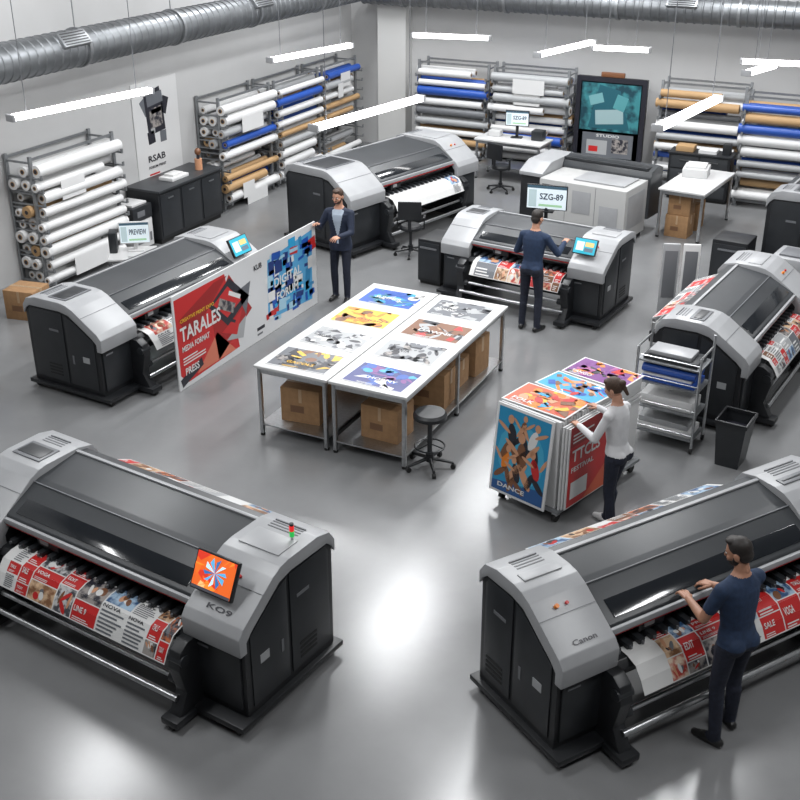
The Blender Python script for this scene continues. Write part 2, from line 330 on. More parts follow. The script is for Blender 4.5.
for x,y,p in ((-7.75,15.8,330),(-10.4,10.8,280),(-2.0,14.3,280),(-11.2,20,270),(-4.2,20.6,330),(2.5,8,200),(2.0,18,200),(-6.2,5.0,200),(-11,3.5,130),(-.5,3.0,130),(-4.6,12.0,260),(-8,20.8,210)): area((x,y),.55,2.6,p)  # some placed by the floor reflections, the others unseen lamps added as fill
# ------------------------------------------------------------------ racks
def rack(name,loc,yaw,W=2.0,D=.5,Hh=2.15,levels=7,seed=0,tints=.15):
    r=random.Random(seed); mb=MB()
    for x in (0,W):
        for y in (0.02,D): mb.box(x-.028,y-.022,0,x+.028,y+.022,Hh,RMET,.004); mb.box(x-.05,y-.04,0,x+.05,y+.04,.015,RMET)
        for k in range(9): 
            z=.15+k*(Hh-.25)/8; mb.box(x-.012,0.02,z-.015,x+.012,D,z+.015,RMET)
    for z in (.1,Hh-.05): 
        for y in (.02,D): mb.box(0,y-.012,z-.02,W,y+.012,z+.02,RMET)
    for k in range(levels):
        z=.16+k*(Hh-.26)/(levels)
        for x in (0,W): 
            mb.box(x-.02,-.16,z-.03,x+.02,D,z-.005,RMET,.003); mb.box(x-.02,-.17,z-.03,x+.02,-.15,z+.04,RMET)
        for j in range(3):
            if r.random()<.08: continue
            R=r.uniform(.055,.097); y=-.06+j*.205; t=r.random()
            m=PAP if t>tints else r.choice([KRAFT,KRAFT,BLUEP,LG,KRAFT,GR2,LG,BLUEP])
            a=r.uniform(-.1,.06); b=W+r.uniform(-.1,.08); zz=z+R-.005
            if r.random()<.2: b-=W*.25
            mb.cyl((a,y,zz),(b,y,zz),R,m,20)
            mb.cyl((a-.004,y,zz),(a,y,zz),R*.5,KRAFT,14); mb.cyl((a-.006,y,zz),(a-.003,y,zz),R*.36,KI,12)
            mb.cyl((b,y,zz),(b+.004,y,zz),R*.5,KRAFT,14); mb.cyl((b+.003,y,zz),(b+.006,y,zz),R*.36,KI,12)
            if j==0 and r.random()<.12: mb.box(a+.5,y-R-.004,zz-.3,b-.5,y-R,zz,PAP)
    return mb.obj(name,(loc[0],loc[1],0),yaw)
for i,(y,W,t) in enumerate(((9.45,1.9,.25),(12.6,1.9,.12),(17.55,1.75,.4),(19.5,1.75,.45),(21.45,1.5,.5))):
    rack('paper_roll_rack',(-12.35,y),90,W=W,seed=i+3,levels=9,tints=t)
for i,(x,y,W) in enumerate(((-10.85,23.1,1.65),(-9.05,23.1,1.65),(-5.4,23.0,1.65),(-3.6,22.3,1.75),(-1.75,22.3,1.8))):
    rack('paper_roll_rack',(x,y),0,W=W,seed=i+30,levels=9,tints=.55 if i>1 else .35)
mb=MB(); w,h=1.3,1.78
mb.box(0,0,0,.015,w,h,PAP)
it=[(0,RC(0,0,w,h),ink((.76,.76,.76)))]
for x,y,ww,hh,a,m in [(.35,.85,.5,.7,.08,KI),(.4,1.35,.45,.2,.1,GI),(.45,.95,.35,.35,.05,PH[0]),(.25,1.2,.2,.3,.5,GI),(.8,1.15,.18,.3,-.4,KI),(.35,.68,.2,.22,.1,KI),(.7,.66,.18,.2,0,GI),(.5,1.5,.3,.12,.2,KI),(.6,1.0,.08,.25,0,RI),(.45,.85,.12,.1,0,LG),(.5,1.2,.3,.08,.1,LG)]: it.append((1+len(it)%4,RC(x,y,ww,hh,a),m))
it+=TXT('RSAB',.3,.36,.5,.12,KI); it+=TXT('FORUM PRINT',.3,.24,.5,.05,KI); it.append((1,RC(.3,.12,.3,.03),RI))
mb.art(it,(.016,0,0),(0,1,0),(0,0,1),(1,0,0),w,0,h); mb.obj('wall_poster',(XL+.001,15.72,.86))
mb=MB(); w,h=1.5,1.85
mb.box(0,0,0,w,.12,h,BLK,.015)
it=[(0,RC(0,0,w,h),KI),(0,RC(.1,.1,1.3,1.65),ink((.02,.05,.06))),(1,RC(.12,.75,1.26,.98),photo((.01,.05,.07),(.05,.25,.28),4)),(2,[(.3,.8),(1.2,.8),(.95,1.6),(.5,1.7)],ink((.02,.12,.16))),(3,RC(.45,.9,.6,.3,.1),ink((.35,.5,.52))),(3,RC(.2,.2,1.1,.5),GI),(4,RC(.3,.25,.45,.3),LG),(4,RC(.85,.3,.35,.3),PH[0]),(4,RC(.85,1.2,.25,.3,-.3),ink((.1,.35,.38))),(4,RC(.3,1.3,.3,.2,.3),ink((.2,.45,.48))),(5,RC(.35,.3,.2,.12),RI)]
it+=TXT('STUDIO',.5,.62,.5,.06,WI)
mb.art(it,(0,-.001,0),(1,0,0),(0,0,1),(0,-1,0),w,.0,h)
mb.box(.2,-.15,-.2,.3,.3,0,BLK,.01); mb.box(w-.3,-.15,-.2,w-.2,.3,0,BLK,.01); mb.box(.5,.02,h,1.0,.1,h+.1,BRI,.02)
mb.obj('display_stand',(-7.28,23.3,.2))
# ------------------------------------------------------------------ tables, posters
def table(name,loc,W,D,H,yaw=0,shelf=.3,top=WHT,leg=MET):
    mb=MB(); mb.box(0,0,H-.035,W,D,H,top,.006)
    for x in (.05,W-.05):
        for y in (.05,D-.05)+((D/2,) if D>2.5 else ()):
            mb.box(x-.022,y-.022,.02,x+.022,y+.022,H-.035,leg,.004); mb.cyl((x,y,0),(x,y,.03),.03,RUB,10)
    for x in (.05,W-.05): mb.box(x-.015,.05,H-.1,x+.015,D-.05,H-.04,leg)
    for y in (.05,D-.05): mb.box(.05,y-.015,H-.1,W-.05,y+.015,H-.04,leg)
    if shelf: mb.box(.03,.03,shelf-.02,W-.03,D-.03,shelf,leg,.004)
    return mb.obj(name,(loc[0],loc[1],0),yaw)
table('work_table',(-6.77,9.94),.975,3.06,.92,shelf=.16); table('work_table',(-5.775,9.94),.985,3.06,.92,shelf=.16)
arts=[(GI,[KI,PH[0],YI,KI,BRI],'GACOLS',YI),(LG,[GI,WI,KI,PH[5]],'WOMBLEUS',KI),(YI,[OI,YI,OI,BRI,OI],'MOTION',BRI),(BI,[CI,WI,BI,CI,TI],'SUMMER',WI),
(ink((.02,.03,.2)),[CI,BI,BI,WI,PUR,BI],'THORNY',WI),(LG,[KI,GI,PH[0],GI],'ATLANTA',KI),(BRI,[RI,LG,KI,PH[3],BRI],'DAWNS',WI),(GI,[GI,KI,PH[5],LG],'NORDIC',WI)]
for i,(bg,cs,t,tc) in enumerate(arts):
    c,rw=divmod(i,4); w,h=.78,.55; mb=MB(); rr=random.Random(i+50)
    mb.box(0,0,0,w,h,.004,PAP)
    mb.art(art_gen(w-.03,h-.03,bg,cs,i*7+2,t,tc,n=34,tw=rr.uniform(.35,.6),th=rr.uniform(.1,.16),tx=rr.uniform(.08,.35),ty=rr.uniform(.12,.5)),(.015,.015,.004),(1,0,0),(0,1,0),(0,0,1),w-.03,0,h-.03,k=.0005)
    mb.obj('poster_print',(-6.67+c*1.0,10.04+rw*.75,.921),[2,-3,1,0,-2,2,-1,1][i])
def cbox(loc,w,d,h,yaw=0,z=0):
    mb=MB(); mb.box(0,0,0,w,d,h,CARD,.006); mb.box(-.002,d/2-.03,h*.6,w+.002,d/2+.03,h+.002,TAPE); mb.box(w*.25,-.002,h*.3,w*.6,.0,h*.5,ink((.2,.1,.05)))
    mb.box(0,d/2-.003,h,w,d/2+.003,h+.003,KI); mb.box(w*.47,-.002,h*.6,w*.55,.0,h,TAPE)
    return mb.obj('cardboard_box',(loc[0],loc[1],z),yaw)
for l,w,d,h,y in [((-6.55,10.15),.5,.4,.44,6),((-5.5,10.2),.48,.4,.42,-2),((-5.4,11.2),.5,.45,.46,2),((-6.5,11.3),.5,.4,.42,2),((-5.38,12.3),.45,.4,.5,-4),((-6.4,12.2),.5,.4,.45,0),((-5.4,11.8),.42,.38,.36,1)]: cbox(l,w,d,h,y,z=.161)
# ------------------------------------------------------------------ banner
mb=MB(); w,h=3.55,1.3
mb.box(0,0,0,.018,w,h,PAP,.003)
it=[(0,RC(0,0,w,h),ink((.74,.75,.76)))]
it+=[(1,[(.05,.2),(.2,.06),(1.4,.1),(1.15,1.24),(.03,1.24)],RI),(2,[(.1,.95),(.9,1.2),(1.2,1.2),(.3,.6)],ink((.35,.01,.01))),(2,[(.9,.1),(1.75,.55),(1.25,1.2),(.8,.7)],ink((.4,.01,.01))),
 (3,[(.75,.9),(1.25,1.15),(1.7,.75),(1.15,.5)],KI),(4,[(.85,.9),(1.2,1.05),(1.5,.76),(1.15,.62)],RI),(5,RC(.95,.72,.4,.14,-.5),PH[0]),(3,[(1.1,.3),(1.6,.5),(1.5,.2)],LG),(3,[(1.4,.9),(1.75,.95),(1.6,.5)],GI),(3,RC(.04,.1,.5,.12,.3),KI),
 (4,[(1.0,.45),(1.5,.62),(1.35,.3)],RI),(2,[(.4,.1),(.9,.5),(1.3,.1)],ink((.7,.2,.12))),(5,RC(1.2,.85,.3,.06,-.5),WI),(5,RC(1.05,.55,.3,.04,-.5),KI)]
it+=TXT('TARALES',.1,.64,.9,.2,WI); it+=TXT('CREATIVE PRINT EXPO',.12,.9,.75,.05,YI); it+=TXT('MEDIA FORMAT',.12,.5,.6,.08,WI); it+=TXT('PRESS',.15,.17,.3,.1,WI); it+=LINES(.12,.32,.5,.12,3,WI,random.Random(2))
r=random.Random(9); it.append((1,[(2.15,.22),(3.4,.12),(3.45,1.2),(2.2,1.1)],ink((.1,.4,.7))))
for i in range(90):
    x=r.uniform(2.1,3.35);y=r.uniform(.12,1.1); it.append((2+i%3,RC(x,y,r.uniform(.05,.24),r.uniform(.04,.2),r.uniform(-.15,.15)),r.choice([BI,CI,ink((.01,.04,.2)),ink((.4,.65,.8)),RI,WI,BI,ink((.01,.04,.2)),ink((.03,.25,.5))])))
it+=TXT('DIGITAL',2.35,.64,.75,.14,WI); it+=TXT('FORUM',2.4,.42,.6,.13,WI); it+=[(1,RC(1.85,.15,.2,.05),KI),(1,RC(1.85,.08,.14,.03),GI)]+TXT('KUB',1.85,1.05,.2,.08,KI)
mb.art(it,(.018,0,0),(0,1,0),(0,0,1),(1,0,0),w,.0,h)
mb.obj('printed_banner',(-8.32,10.5,.005),0)
# ------------------------------------------------------------------ poster cart
mb=MB(); W,L_=.78,1.5
mb.box(-.03,-.03,.13,W+.03,L_+.03,.17,RMET,.008)
for x in (.04,W-.04):
    for y in (.04,L_-.04): mb.cyl((x-.02,y,.05),(x+.02,y,.05),.05,RUB,14); mb.box(x-.03,y-.03,.08,x+.03,y+.03,.13,MET)
y=0;r=random.Random(3)
for i in range(10):
    th=.035; hh=1.0-(.02 if i%2 else 0); mb.box(0+r.uniform(0,.02),y,.17,W-.04+r.uniform(0,.015),y+th,.17+hh,PAP if i%3 else WHT,.004); y+=th+.012
mb.box(.03,y,.17,W-.02,L_-.02,.9,PAP,.01)
for k in range(3): mb.box(.02,y+.01+k*.01,.9+k*.05,W-.01-k*.005,L_-.01,.94+k*.05,PAP if k%2 else WHT,.004)
M=Matrix.Translation((-.02,-.13,.17))@Matrix.Rotation(math.radians(-6),4,'X')
mb.box(0,0,0,W-.06,.02,1.0,PAP,.003,M); 
def fig(cx,cy,s,a,m1,m2):
    return [(3,EL(cx,cy,.05*s,.12*s,a),m1),(4,EL(cx-.15*s*math.sin(a),cy+.16*s*math.cos(a)+.0,.035*s,.045*s),SK),(4,EL(cx+.1*s,cy+.08*s,.09*s,.02*s,.8+a),SK),(4,EL(cx-.1*s,cy+.06*s,.09*s,.02*s,2.4+a),SK),(3,EL(cx+.05*s,cy-.17*s,.11*s,.035*s,-1.1+a),m2),(3,EL(cx-.06*s,cy-.16*s,.11*s,.035*s,-2.2+a),m2)]
w,h=W-.12,.94
it=[(0,RC(0,0,w,h),ink((.02,.3,.55))),(1,EL(w*.5,h*.5,.3,.35),ink((.06,.42,.65))),(1,[(0,0),(w,0),(w,.18),(0,.1)],ink((.02,.1,.3)))]
for q in [(w*.3,.66,1.1,.2,KI,BRI),(w*.7,.68,1.0,-.3,WI,KI),(w*.52,.46,1.3,.1,BRI,SK),(w*.22,.36,.9,-.2,OI,BRI),(w*.8,.38,1.0,.3,RI,KI),(w*.5,.76,.8,-.1,BRI,KI),(w*.45,.26,.9,.3,KI,BRI)]: it+=fig(*q)
it+=TXT('DANCE',.08,.05,.35,.05,WI)
O=M@V3((.03,-.001,.03)); R3=M.to_3x3(); mb.art(it,O,R3@V3((1,0,0)),R3@V3((0,0,1)),R3@V3((0,-1,0)),w,0,h)
for k in range(3): mb.box(W+.0+k*.025,.0+k*.02,.17,W+.015+k*.025,.95+k*.03,1.13-k*.01,PAP,.003)
w,h=.93,.93; it=[(0,RC(0,0,w,h),RI),(1,[(w*.3,0),(w,.0),(w,h*.5)],ink((.7,.12,.05))),(2,RC(.05,.08,.3,.2),WI),(1,RC(0,.7,w,.25),ink((.35,.01,.01)))]+TXT('TTCLS',.04,.52,.5,.14,WI)+TXT('FESTIVAL',.04,.4,.4,.06,WI)+LINES(.04,.74,.4,.12,3,WI,r)
mb.art(it,(W+.066,.06,.185),(0,1,0),(0,0,1),(1,0,0),w,0,h)
def flat(x,y,z,w,h,a,items,th=.012):
    M=Matrix.Translation((x,y,z))@Matrix.Rotation(math.radians(a),4,'Z'); mb.box(0,0,0,w,h,th,PAP,.003,M); R3=M.to_3x3()
    mb.art(items,M@V3((.02,.02,th)),R3@V3((1,0,0)),R3@V3((0,1,0)),(0,0,1),w-.04,0,h-.04)
mb.box(.02,.55,1.03,W-.02,L_-.02,1.16,PAP,.005)
mb.box(.02,y,1.0,W-.02,.56,1.17,PAP,.004)
flat(-.02,.02,1.175,.78,.5,3,art_gen(.74,.46,ink((.6,.1,.03)),[RI,SK,BRI,OI,CI,OI,YI],5,'FOLK',WI,n=40,tw=.35,th=.14))
flat(.0,.56,1.175,.78,.42,-2,art_gen(.74,.38,CI,[OI,SK,WI,BI,RI,BRI],8,'',WI,n=34)); 
flat(.02,1.02,1.165,.76,.48,2,art_gen(.72,.44,PUR,[RI,SK,OI,KI,ink((.45,.1,.3)),PUR],12,'TANGO',WI,n=34,tw=.35,th=.14))
mb.obj('poster_cart',(-3.66,9.86,0),-17)
# ------------------------------------------------------------------ stools, chairs
def stool(name,loc,seat=.62,back=False,yaw=0):
    mb=MB(); mb.cyl((0,0,seat-.03),(0,0,seat+.01),.19,BLK,28); mb.cyl((0,0,seat+.01),(0,0,seat+.04),.19,BLK,28,r2=.165)
    mb.cyl((0,0,.1),(0,0,seat-.03),.028,BLK2,12); mb.cyl((0,0,seat-.07),(0,0,seat-.03),.07,BLK,12); mb.cyl((0,0,.08),(0,0,.18),.045,BLK,14)
    n=20;rr=.17
    if seat>.55:
        for i in range(n): a=i*2*math.pi/n;b=(i+1)*2*math.pi/n; mb.cyl((rr*math.cos(a),rr*math.sin(a),.27),(rr*math.cos(b),rr*math.sin(b),.27),.01,BLK2,6)
        for a in (0,2.1,4.2): mb.cyl((0,0,.3),(rr*math.cos(a),rr*math.sin(a),.27),.008,BLK2,6)
    for i in range(5):
        a=i*2*math.pi/5+.3; p=(.27*math.cos(a),.27*math.sin(a)); mb.cyl((0,0,.12),(p[0],p[1],.075),.024,BLK,10,r2=.015)
        mb.cyl((p[0]-.02*math.sin(a),p[1]+.02*math.cos(a),.03),(p[0]+.02*math.sin(a),p[1]-.02*math.cos(a),.03),.03,RUB,12); mb.cyl((p[0],p[1],.04),(p[0],p[1],.08),.01,BLK,8)
    if back:
        mb.box(-.2,.19,seat+.18,.2,.23,seat+.5,BLK,.03); mb.box(-.03,.1,seat-.02,.03,.2,seat+.0,BLK); mb.box(-.03,.2,seat-.02,.03,.225,seat+.25,BLK,.01)
        for s in (-1,1): mb.box(s*.23-.02,-.1,seat+.17,s*.23+.02,.12,seat+.2,BLK,.01); mb.box(s*.23-.012,-.01,seat-.02,s*.23+.012,.02,seat+.17,BLK); mb.box(min(0,s*.23),-.01,seat-.03,max(0,s*.23),.02,seat-.01,BLK)
    return mb.obj(name,(loc[0],loc[1],0),yaw)
stool('swivel_stool',(-4.6,10.15),.66)
stool('office_chair',(-8.0,16.75),.5,True,200); stool('office_chair',(-8.1,21.2),.5,True,160)
# ------------------------------------------------------------------ left wall furniture
mb=MB(); mb.box(0,0,.08,.7,1.9,.93,BLK,.008); mb.box(-.01,-.02,.93,.74,1.92,.97,DGR,.006); mb.box(.03,.03,0,.66,1.87,.08,RUB)
for k in range(3): mb.box(.7,.04+k*.62,.14,.712,.6+k*.62,.88,BLK2,.005); mb.box(.712,.25+k*.62,.78,.725,.4+k*.62,.8,MET)
mb.obj('counter_cabinet',(XL+.03,15.3,0))
mb=MB(); mb.box(0,0,0,.3,.5,.06,PAP,.01); mb.box(.05,.1,.06,.25,.4,.1,WI,.005); mb.obj('paper_tray',(-12.6,15.9,.971))
mb=MB(); mb.cyl((0,0,0),(0,0,.2),.07,SK,16); mb.cyl((0,0,.2),(0,0,.3),.03,KI,10); mb.ell((0,0,.33),(.06,.06,.07),BRI); mb.obj('desk_ornament',(-12.4,16.85,.971))
mb=MB(); mb.box(0,0,.05,.5,.5,.55,WHT,.02); mb.box(-.01,-.01,.55,.51,.51,.8,BLK2,.02); mb.box(.5,.06,.15,.512,.44,.3,GR2); mb.box(.05,.05,.8,.45,.45,.84,WHT,.01); mb.box(.05,.05,0,.45,.45,.05,RUB); mb.box(.5,.1,.62,.516,.3,.72,GR2); mb.obj('office_printer',(-12.75,14.68,0))
def monitor(mb,x,y,z,w,h,yaw,art,stand=.25,m=WHT):
    M=Matrix.Translation((x,y,z))@Matrix.Rotation(math.radians(yaw),4,'Z')
    mb.box(-w/2,-.02,stand,w/2,.02,stand+h,m,.01,M); mb.box(-.03,.02,.02,.03,.05,stand+h*.5,m,.005,M); mb.box(-.12,-.06,0,.12,.1,.02,m,.005,M)
    R3=M.to_3x3(); mb.art(art(w-.03,h-.03),M@V3((-w/2+.015,-.021,stand+.015)),R3@V3((1,0,0)),(0,0,1),R3@V3((0,-1,0)),w-.03,0,h-.03)
mb=MB(); mb.box(-.35,-.3,.75,.35,.3,.78,WHT,.006)
for x in (-.32,.32):
    for y in (-.27,.27): mb.box(x-.02,y-.02,0,x+.02,y+.02,.75,MET)
mb.box(-.3,-.25,.3,-.05,.2,.7,WHT,.02); mb.box(.05,-.2,.3,.28,.2,.6,BLK2,.02); mb.box(-.35,-.3,.26,.35,.3,.29,WHT)
monitor(mb,.05,.1,.78,.46,.34,0,lambda w,h:scr_ui(w,h,'PREVIEW'),stand=.12); mb.box(-.34,.0,.78,-.22,.25,1.1,BLK2,.02); mb.box(-.05,-.22,.78,.3,-.1,.8,WHT,.004)
mb.obj('computer_workstation',(-10.85,12.9,0),35)
cbox((-12.15,11.45),.5,.45,.45,10); 
mb=MB(); mb.box(0,0,.05,.42,.6,.75,BLK,.015); mb.box(.02,-.01,.1,.4,.01,.7,BLK2,.005); mb.box(.03,.03,0,.39,.57,.05,RUB); mb.box(.05,-.02,.6,.35,-.005,.63,GR2)
mb.obj('ink_cabinet',(-7.3,15.55,0),-6)
mb=MB(); mb.box(-.25,-.2,0,.25,.2,.05,BLK,.01); mb.cyl((0,0,.05),(0,0,1.15),.03,BLK2); monitor(mb,0,0,1.08,.66,.4,0,scr_ui,.04,BLK); mb.obj('monitor_stand',(-5.6,16.75,0),8)
# ------------------------------------------------------------------ cabinet printer
mb=MB(); CG=mat('warm_white_panel',(.42,.42,.415),.4)
mb.box(.55,0,.1,2.45,.95,1.02,CG,.02); mb.box(.6,.05,0,2.4,.9,.1,RUB)
for x in (1.15,1.8): mb.box(x-.004,-.003,.12,x+.004,0.02,1.0,GR2)
mb.box(1.3,-.008,.5,1.7,.0,.9,GRY,.003); mb.box(1.9,-.008,.3,2.3,0,.7,GRY,.003); mb.box(2.45,.1,.3,2.458,.8,.9,GRY,.003); mb.box(.62,-.008,.86,1.05,0,.93,BLK)
mb.box(0,.2,.08,.5,1.5,.98,BLK,.02); mb.box(.02,.22,0,.48,1.48,.08,RUB); mb.prism([(.15,.98),(.15,1.05),(.5,1.2),(1.4,1.2),(1.5,.98)],-.02,.52,GRY,.02)
mb.prism([(.95,.3),(1.5,.3),(1.5,1.15),(1.3,1.22),(1.0,1.15),(.95,1.05)],.5,2.5,DGR,.02); mb.box(.52,1.0,1.16,2.4,1.25,1.2,BLK2,.01)
mb.box(1.2,.2,1.02,2.3,.85,1.05,GRY,.01)
mb.v=[(x*.88,y,z) for x,y,z in mb.v]
mb.obj('cabinet_printer',(-6.95,18.95,0),-8)
table('work_table',(-9.0,21.9),1.5,.7,.85,yaw=-3,shelf=.3)
mb=MB(); monitor(mb,0,0,0,.5,.32,10,scr_ui,m=BLK); mb.box(.35,-.1,0,.6,.15,.2,BLK2,.02); mb.box(-.6,-.1,0,-.35,.12,.12,WHT,.01); mb.obj('desktop_computer',(-8.2,22.3,.851))
table('work_table',(-4.5,19.6),.85,1.75,.9,yaw=-6,shelf=.0)
mb=MB(); mb.box(0,0,0,.45,.5,.16,WHT,.01); mb.box(.05,.05,.16,.4,.45,.2,PAP); mb.obj('paper_stack',(-4.3,20.5,.901),5)
cbox((-4.35,19.75),.42,.36,.4,-6); cbox((-4.33,19.77),.4,.34,.36,-3,z=.404); cbox((-4.3,20.3),.42,.4,.5,-6)
mb=MB(); mb.box(0,0,.05,1.2,.45,.9,BLK,.01); mb.box(-.02,-.03,.9,1.22,.47,.94,BLK2,.006); mb.box(.03,.03,0,1.17,.42,.05,RUB)
for k in range(2):
    for j in range(3): mb.box(.05+k*.57,-.012,.1+j*.27,.58+k*.57,0,.34+j*.27,DGR,.005); mb.box(.22+k*.57,-.025,.25+j*.27,.4+k*.57,-.012,.265+j*.27,MET)
mb.box(.1,.08,.94,.45,.38,1.05,KRAFT,.01); mb.box(.55,.08,.94,.9,.38,1.0,PAP); mb.box(1.0,.12,.94,1.15,.3,1.15,BLK2,.01)
mb.obj('drawer_cabinet',(-4.95,22.2,0),0)
mb=MB(); mb.box(0,0,.06,.55,.55,.82,BLK,.015); mb.box(.03,.03,0,.52,.52,.06,RUB); mb.box(.02,-.01,.1,.53,0.01,.76,BLK2,.006); mb.box(.1,-.02,.66,.45,-.005,.69,GR2); mb.obj('ink_cabinet',(-3.05,17.35,0),-5)
mb=MB(); mb.box(0,0,.05,.6,.65,.7,CG,.03); mb.box(.03,.03,0,.57,.62,.05,RUB); mb.box(-.0,0,.7,.6,.65,.95,GRY,.04); mb.box(.08,-.008,.15,.52,0,.6,GRY,.005); mb.box(.1,.1,.95,.5,.5,.98,GR2,.01); mb.obj('office_copier',(-2.05,16.5,0),-8)
mb=MB()
for k in range(2): mb.box(k*.28,0,.1,k*.28+.24,.05,1.3,WHT if k else GRY,.015); mb.box(k*.28+.03,-.006,.5,k*.28+.21,0,1.2,GR2,.003)
mb.box(-.03,-.12,0,.55,.17,.1,BLK,.015); mb.obj('control_unit',(-3.35,15.3,0),20)
# ------------------------------------------------------------------ supply trolley + bin
mb=MB(); W,Dp,H_=.74,.42,1.2
for x in (0,W):
    for y in (0,Dp): mb.cyl((x,y,.07),(x,y,H_+(.14 if y else 0)),.016,MET,10); mb.cyl((x-.015,y,.035),(x+.015,y,.035),.035,RUB,12)
    mb.cyl((x,0,H_),(x,Dp,H_),.013,MET,8)
for z in (.14,.45,.76,1.02): 
    mb.box(0,0,z,W,Dp,z+.02,RMET,.004); mb.cyl((0,0,z+.08),(W,0,z+.08),.007,MET,6)
mb.box(.04,.04,.16,W-.04,Dp-.04,.24,PAP,.01); mb.box(.06,.05,.24,W-.08,Dp-.05,.31,LG,.01); mb.box(.05,.05,.47,W-.06,Dp-.05,.6,PAP,.01)
mb.box(.05,.03,.78,W-.05,Dp-.03,.84,BLUEP,.01); mb.box(.06,.05,.84,W-.1,Dp-.05,.87,PAP,.005)
for k in range(3): mb.cyl((.05,.08+k*.12,.925),(W-.06,.08+k*.12,.925),.052,[BLUEP,GR2,BLUEP][k],14)
mb.box(.05,.04,1.04,W-.05,Dp-.04,1.1,BLK2,.01); mb.box(.1,.07,1.1,W-.14,Dp-.07,1.15,GRY,.01)
mb.obj('supply_trolley',(-2.75,11.83,0),-6)
mb=MB()
def taper(z0,z1,a0,a1,b0,b1,m):
    vs=[(-a0,-b0,z0),(a0,-b0,z0),(a0,b0,z0),(-a0,b0,z0),(-a1,-b1,z1),(a1,-b1,z1),(a1,b1,z1),(-a1,b1,z1)]; mb.add(vs,[(3,2,1,0),(0,1,5,4),(1,2,6,5),(2,3,7,6),(3,0,4,7)],m)
taper(0,.55,.13,.17,.16,.2,BLK2); mb.box(-.185,-.215,.53,.185,-.185,.58,BLK,.01); mb.box(-.185,.185,.53,.185,.215,.58,BLK,.01); mb.box(-.185,-.2,.53,-.16,.2,.58,BLK,.01); mb.box(.16,-.2,.53,.185,.2,.58,BLK,.01); mb.box(-.15,-.18,.4,.15,.18,.42,KI)
mb.obj('waste_bin',(-1.56,11.78,0),-6)
# ------------------------------------------------------------------ people
def hull_cone(bm,p0,r0,p1,r1,sc=(1,1,1)):
    b=bmesh.new()
    for p,r in ((p0,r0),(p1,r1)):
        bmesh.ops.create_icosphere(b,subdivisions=2,radius=r,matrix=Matrix.Translation(p))
    res=bmesh.ops.convex_hull(b,input=b.verts[:]); 
    bmesh.ops.delete(b,geom=[g for g in res['geom_interior'] if isinstance(g,bmesh.types.BMVert)],context='VERTS')
    me=bpy.data.meshes.new('x'); b.to_mesh(me); b.free(); bm.from_mesh(me); bpy.data.meshes.remove(me)
def ellb(bm,c,r): bmesh.ops.create_icosphere(bm,subdivisions=3,radius=1,matrix=Matrix.Translation(c)@Matrix.Diagonal((r[0],r[1],r[2],1)))
def loft(bm,rings,n=24):
    L=[]
    for (c,rx,ry) in rings: L.append([bm.verts.new((c[0]+rx*math.cos(2*math.pi*i/n),c[1]+ry*math.sin(2*math.pi*i/n),c[2])) for i in range(n)])
    bm.faces.new(L[0][::-1]); bm.faces.new(L[-1])
    for a,b in zip(L,L[1:]):
        for i in range(n): bm.faces.new((a[i],a[(i+1)%n],b[(i+1)%n],b[i]))
def remesh(bm,vox,smooth=3,fac=.5):
    me=bpy.data.meshes.new('r'); bm.to_mesh(me); bm.free(); o=bpy.data.objects.new('r',me); COL.objects.link(o)
    m=o.modifiers.new('r','REMESH'); m.mode='VOXEL'; m.voxel_size=vox; m.use_smooth_shade=True
    s=o.modifiers.new('s','SMOOTH'); s.iterations=smooth; s.factor=fac
    bpy.context.view_layer.update(); out=bpy.data.meshes.new_from_object(o.evaluated_get(bpy.context.evaluated_depsgraph_get()))
    bpy.data.objects.remove(o); bpy.data.meshes.remove(me); return out
def hand_mesh():
    bm=bmesh.new()
    for x0,x1 in ((-.03,-.032),(-.012,-.012),(.01,.01),(.028,.031)): hull_cone(bm,V3((x0*.7,.01,0)),.014,V3((x1,.085,-.003)),.0125)
    for x,y,Ls in ((.031,.088,.072),(.0105,.092,.08),(-.011,.089,.074),(-.031,.082,.057)):
        p=V3((x,y,-.003)); an=0
        for k,(fr,da) in enumerate(((.45,22),(.3,28),(.25,22))):
            an+=math.radians(da); q=p+V3((x*.12,math.cos(an)*Ls*fr,-math.sin(an)*Ls*fr)); hull_cone(bm,p,.0092-.0008*k,q,.0086-.0009*k); p=q
    hull_cone(bm,V3((.02,.015,-.004)),.016,V3((.046,.045,-.014)),.0125); hull_cone(bm,V3((.046,.045,-.014)),.0118,V3((.056,.075,-.028)),.0098); hull_cone(bm,V3((.056,.075,-.028)),.0098,V3((.053,.096,-.04)),.0085)
    hull_cone(bm,V3((0,-.03,0)),.024,V3((0,.015,0)),.024)
    return remesh(bm,.0032,2,.4)
HAND=hand_mesh(); HANDV=[v.co.copy() for v in HAND.vertices]; HANDF=[tuple(p.vertices) for p in HAND.polygons]
def segd(p,a,b,ra,rb):
    ab=b-a; t=max(0,min(1,(p-a).dot(ab)/ab.length_squared)); return (p-(a+ab*t)).length-(ra+(rb-ra)*t)
